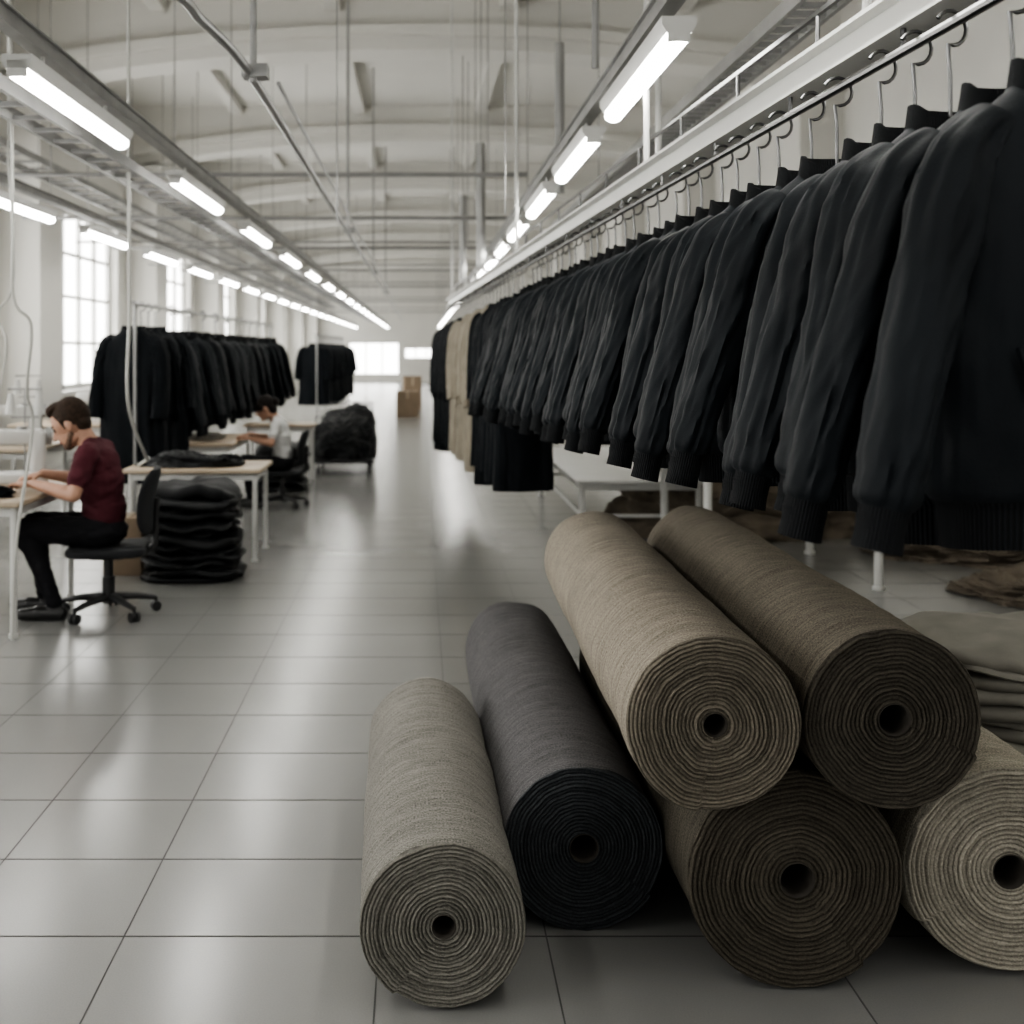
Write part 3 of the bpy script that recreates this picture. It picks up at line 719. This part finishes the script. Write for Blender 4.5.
# ------------------------------------------------------------------ people: one continuous voxel-skinned surface per figure
def person(name,loc,scale,cols,hairstyle='short',slim=1.0,pitch=28):
    prims=[]
    def cap(a,b_,ra,rb,lab): prims.append(('c',lab,Vector(a),Vector(b_),ra,rb))
    def ell(c,R,ax,lab): prims.append(('e',lab,Vector(c),Vector(R),ax))
    I=Matrix.Identity(3); w=slim
    SH,TR,SK,HA,SHOE,EYE,LIP,BRD=0,1,2,3,4,5,6,7
    ell((.01,0,.485),(.138,.165*w,.10),I,TR)
    ell((.015,0,.60),(.125*w,.145*w,.15),I,SH); ell((-.005,0,.75),(.132*w,.165*w,.17),I,SH); ell((-.02,0,.85),(.120*w,.170*w,.12),I,SH)
    cap((-.035,-.135*w,.925),(-.035,.135*w,.925),.066*w,.066*w,SH)
    cap((-.045,-.06,.960),(-.045,.06,.960),.048*w,.048*w,SH)
    p=math.radians(pitch); F=Vector((-math.cos(p),0,-math.sin(p))); U=Vector((-math.sin(p),0,math.cos(p))); Yv=Vector((0,1,0))
    K=1.09
    C=Vector((-.172,0,1.085))
    cap((-.050,0,.94),C-U*.05-F*.03,.058,.056,SK)
    Hm=Matrix((F,Yv,U)).transposed()
    def h(f,u,y=0): return C+(F*f+U*u+Yv*y)*K
    def E_(c,R,lab): ell(c,tuple(q*K for q in R),Hm,lab)
    E_(h(0,.015),(.096,.076,.100),SK); E_(h(.022,-.045),(.070,.060,.072),SK); E_(h(.062,-.098),(.026,.026,.020),SK)
    cap(h(-.0,-.075,-.045),h(.055,-.10,-.018),.020,.018,SK); cap(h(-.0,-.075,.045),h(.055,-.10,.018),.020,.018,SK)
    cap(h(.088,.005),h(.112,-.034),.009,.013,SK); E_(h(.098,-.038),(.014,.018,.009),SK)
    E_(h(.078,.022),(.018,.052,.011),SK); E_(h(.086,-.066),(.012,.022,.0085),LIP)
    for s in (-1,1):
        E_(h(.081,.002,s*.031),(.011,.014,.009),EYE); E_(h(.083,.024,s*.032),(.011,.019,.005),HA)
        E_(h(-.005,-.012,s*.077),(.020,.011,.032),SK)
    E_(h(-.022,.040),(.097,.083,.096),HA)
    if hairstyle=='short':
        E_(h(.035,.108),(.055,.055,.030),HA); E_(h(.062,.095),(.030,.045,.028),HA); E_(h(-.055,-.015),(.046,.066,.060),HA)
        cap(h(.02,.03,-.073),h(.015,-.012,-.072),.013,.008,HA); cap(h(.02,.03,.073),h(.015,-.012,.072),.013,.008,HA)
        E_(h(.058,-.095),(.034,.036,.028),BRD)
        for s in (-1,1): cap(h(.012,-.055,s*.058),h(.050,-.092,s*.034),.017,.018,BRD)
        cap(h(.088,-.052,-.020),h(.088,-.052,.020),.006,.006,BRD)
    else:
        E_(h(-.06,-.02),(.052,.070,.075),HA); E_(h(-.115,.02),(.045,.045,.045),HA)
        E_(h(.02,.03),(.075,.084,.070),HA)
    def arm(s,sh,el,wr,hd):
        sh,el,wr,hd=[Vector(q) for q in (sh,el,wr,hd)]
        cap(sh,el,.050*w,.040*w,SK); cap(sh,sh.lerp(el,.62),.068*w,.062*w,SH)
        m=el.lerp(wr,.3); cap(el,m,.040*w,.041*w,SK); cap(m,wr,.041*w,.026*w,SK)
        dr=(hd-wr).normalized(); sd=dr.cross(Vector((0,0,1))).normalized(); upv=sd.cross(dr)
        pm=Matrix((dr,sd,upv)).transposed(); pc=wr+dr*.052; ell(pc,(.054,.041,.019),pm,SK)
        for k,(o,l) in enumerate(((-.030,.070),(-.011,.082),(.010,.077),(.029,.060))):
            b0=wr+dr*.088+sd*o; b1=b0+dr*l*.45+upv*.004+sd*o*.15; b2=b1+dr*l*.30-upv*l*.22; b3=b2+dr*l*.12-upv*l*.28
            cap(b0,b1,.0095,.009,SK); cap(b1,b2,.009,.0085,SK); cap(b2,b3,.0085,.0075,SK)
        b0=wr+dr*.03-sd*.03*s; b1=b0+dr*.030-sd*.026*s-upv*.008; b2=b1+dr*.032-sd*.004*s-upv*.010
        cap(b0,b1,.0125,.0105,SK); cap(b1,b2,.0105,.009,SK)
    arm(-1,(-.035,-.175*w,.922),(-.075,-.29,.715),(-.315,-.20,.765),(-.42,-.17,.760))
    arm(1,(-.035,.175*w,.922),(-.14,.27,.735),(-.37,.12,.79),(-.46,.07,.765))
    for s,kx,ax_ in ((-1,-.41,-.23),(1,-.43,-.36)):
        hp=Vector((0,s*.085,.485)); kn=Vector((kx,s*.12,.505)); an=Vector((ax_,s*.12,.10))
        mid=hp.lerp(kn,.45); cap(hp,mid,.092*w,.084*w,TR); cap(mid,kn,.084*w,.063*w,TR)
        cf=kn.lerp(an,.35)+Vector((.015,0,0)); cap(kn,cf,.062,.058*w,TR); cap(cf,an,.058*w,.045,TR)
        cap(an,(an.x,an.y,.055),.036,.036,SHOE)
        cap((an.x+.035,an.y,.040),(an.x-.09,an.y,.040),.040,.042,SHOE); cap((an.x-.09,an.y,.036),(an.x-.175,an.y-s*-.01,.034),.042,.032,SHOE)
    V=[];Fc=[]
    def emit(fn,nu=24,nv=14):
        o=len(V)
        for i in range(nv+1):
            for k in range(nu): V.append(fn(i/nv,2*pi*k/nu))
        for i in range(nv):
            for k in range(nu): Fc.append((o+i*nu+k,o+i*nu+(k+1)%nu,o+(i+1)*nu+(k+1)%nu,o+(i+1)*nu+k))
    for P in prims:
        if P[0]=='e':
            _,lab,c,R,A=P
            def fn(v,a): 
                ph=pi*(v*.996+.002); q=Vector((R.x*math.sin(ph)*math.cos(a),R.y*math.sin(ph)*math.sin(a),R.z*math.cos(ph))); return c+A@q
            emit(fn)
        else:
            _,lab,a0,b0,ra,rb=P; ax=(b0-a0); L=ax.length; ax.normalize()
            up=Vector((0,0,1)) if abs(ax.z)<.9 else Vector((1,0,0)); X=ax.cross(up).normalized(); Z=ax.cross(X)
            def fn(v,a):
                if v<.5: ph=(v/.5)*pi/2*.995+.004; t=-math.cos(ph)*ra; rr=math.sin(ph)*ra
                else: ph=((v-.5)/.5)*pi/2*.995; t=L+math.sin(ph)*rb; rr=math.cos(ph)*rb
                return a0+ax*t+(X*math.cos(a)+Z*math.sin(a))*max(rr,1e-4)
            emit(fn,20,15)
    me=bpy.data.meshes.new('raw'); me.from_pydata([tuple(v) for v in V],[],Fc)
    import bmesh
    bm=bmesh.new(); bm.from_mesh(me); bmesh.ops.holes_fill(bm,edges=[e for e in bm.edges if e.is_boundary],sides=40)
    bmesh.ops.recalc_face_normals(bm,faces=bm.faces); bm.to_mesh(me); bm.free()
    tmp=bpy.data.objects.new('tmp',me); COL.objects.link(tmp)
    md=tmp.modifiers.new('r','REMESH'); md.mode='VOXEL'; md.voxel_size=.0050
    sm=tmp.modifiers.new('s','SMOOTH'); sm.factor=.5; sm.iterations=3
    dg=bpy.context.evaluated_depsgraph_get(); ev=tmp.evaluated_get(dg); nm=bpy.data.meshes.new_from_object(ev)
    bpy.data.objects.remove(tmp)
    nv=len(nm.vertices); co=np.zeros(nv*3); nm.vertices.foreach_get('co',co); co=co.reshape(-1,3)
    nf=len(nm.polygons); fc=np.zeros(nf*3); nm.polygons.foreach_get('center',fc); fc=fc.reshape(-1,3)
    best=np.full(nf,1e9); lab_=np.zeros(nf,int)
    bias={SH:-.003,TR:-.002,SK:0,HA:-.002,SHOE:-.002,EYE:-.003,LIP:-.003,BRD:-.001}
    for P in prims:
        if P[0]=='e':
            A=np.array(P[4]); q=(fc-np.array(P[2]))@A; k=np.linalg.norm(q/np.array(P[3]),axis=1)
            dd_=(k-1)*min(P[3])
        else:
            a0=np.array(P[2]); b0=np.array(P[3]); ab=b0-a0; t=np.clip(((fc-a0)@ab)/(ab@ab),0,1)
            dd_=np.linalg.norm(fc-(a0+t[:,None]*ab),axis=1)-(P[4]+(P[5]-P[4])*t)
        dd_=dd_+bias[P[1]]
        mk=dd_<best; best[mk]=dd_[mk]; lab_[mk]=P[1]
    for m in cols: nm.materials.append(m)
    nm.polygons.foreach_set('material_index',lab_.tolist())
    cloth=np.zeros(nv)
    for pidx,pl in enumerate(nm.polygons):
        if lab_[pidx] in (SH,TR):
            for vi in pl.vertices: cloth[vi]=1
    nr=np.zeros(nv*3); nm.vertices.foreach_get('normal',nr); nr=nr.reshape(-1,3)
    for i in np.nonzero(cloth)[0]:
        x,y,z=co[i]; dsp=.014*abs(nz(x*9,y*7,z*16))-.004+.005*nz(x*24,y*20,z*30)
        co[i]+=nr[i]*dsp
    nm.vertices.foreach_set('co',co.reshape(-1)); nm.shade_smooth(); nm.update(); nm.name=name
    o=bpy.data.objects.new(name,nm); COL.objects.link(o); o.location=loc; o.scale=(scale,)*3
    return o
skin=mat('skin',(.36,.205,.14),.55,var=.10,scale=20); lip=mat('lips',(.26,.11,.09),.5); eye=mat('eye_dark',(.03,.02,.02),.2)
hair_m=mat('dark_brown_hair',(.028,.017,.011),.75,var=.5,scale=60,bump=.6,bscale=90,spec=.2); hair_w=mat('black_hair',(.010,.007,.006),.7,var=.5,scale=60,bump=.6,bscale=90,spec=.2)
beard=mat('short_beard',(.10,.058,.038),.8,var=.4,scale=90)
maroon=mat('maroon_tshirt',(.062,.015,.021),.9,var=.1,scale=12,bump=.2,bscale=150,bdist=.002,spec=.2); trous=mat('black_trousers',(.009,.009,.011),.85,var=.1,spec=.2); shoe=mat('black_shoes',(.012,.012,.012),.4)
greyt=mat('grey_white_tshirt',(.56,.56,.55),.9,var=.05,scale=12)
person('seated_man',(-1.80,6.78,0),1.0,[maroon,trous,skin,hair_m,shoe,eye,lip,beard])
person('seated_woman',(-1.33,11.5,0),.87,[greyt,trous,skin,hair_w,shoe,eye,lip,skin],'bun',.88,22)

# ------------------------------------------------------------------ light
W=bpy.data.worlds.new('World'); S.world=W; W.use_nodes=True
bg=W.node_tree.nodes['Background']; bg.inputs['Color'].default_value=(1.0,.99,.96,1); bg.inputs['Strength'].default_value=.75
try:
    S.view_settings.view_transform='AgX'; S.view_settings.look='AgX - Medium High Contrast'
except Exception as ex: print(ex)

# ------------------------------------------------------------------ camera
cam=bpy.data.cameras.new('camera'); co_=bpy.data.objects.new('camera',cam); COL.objects.link(co_)
co_.location=(0,0,1.5); co_.rotation_euler=(pi/2,0,0)
cam.sensor_width=36; cam.lens=36*1200/1024; cam.shift_x=92/1024; cam.shift_y=-162/1024
cam.clip_start=.05; cam.clip_end=200
cam.dof.use_dof=True; cam.dof.focus_distance=2.9; cam.dof.aperture_fstop=3.4
S.camera=co_
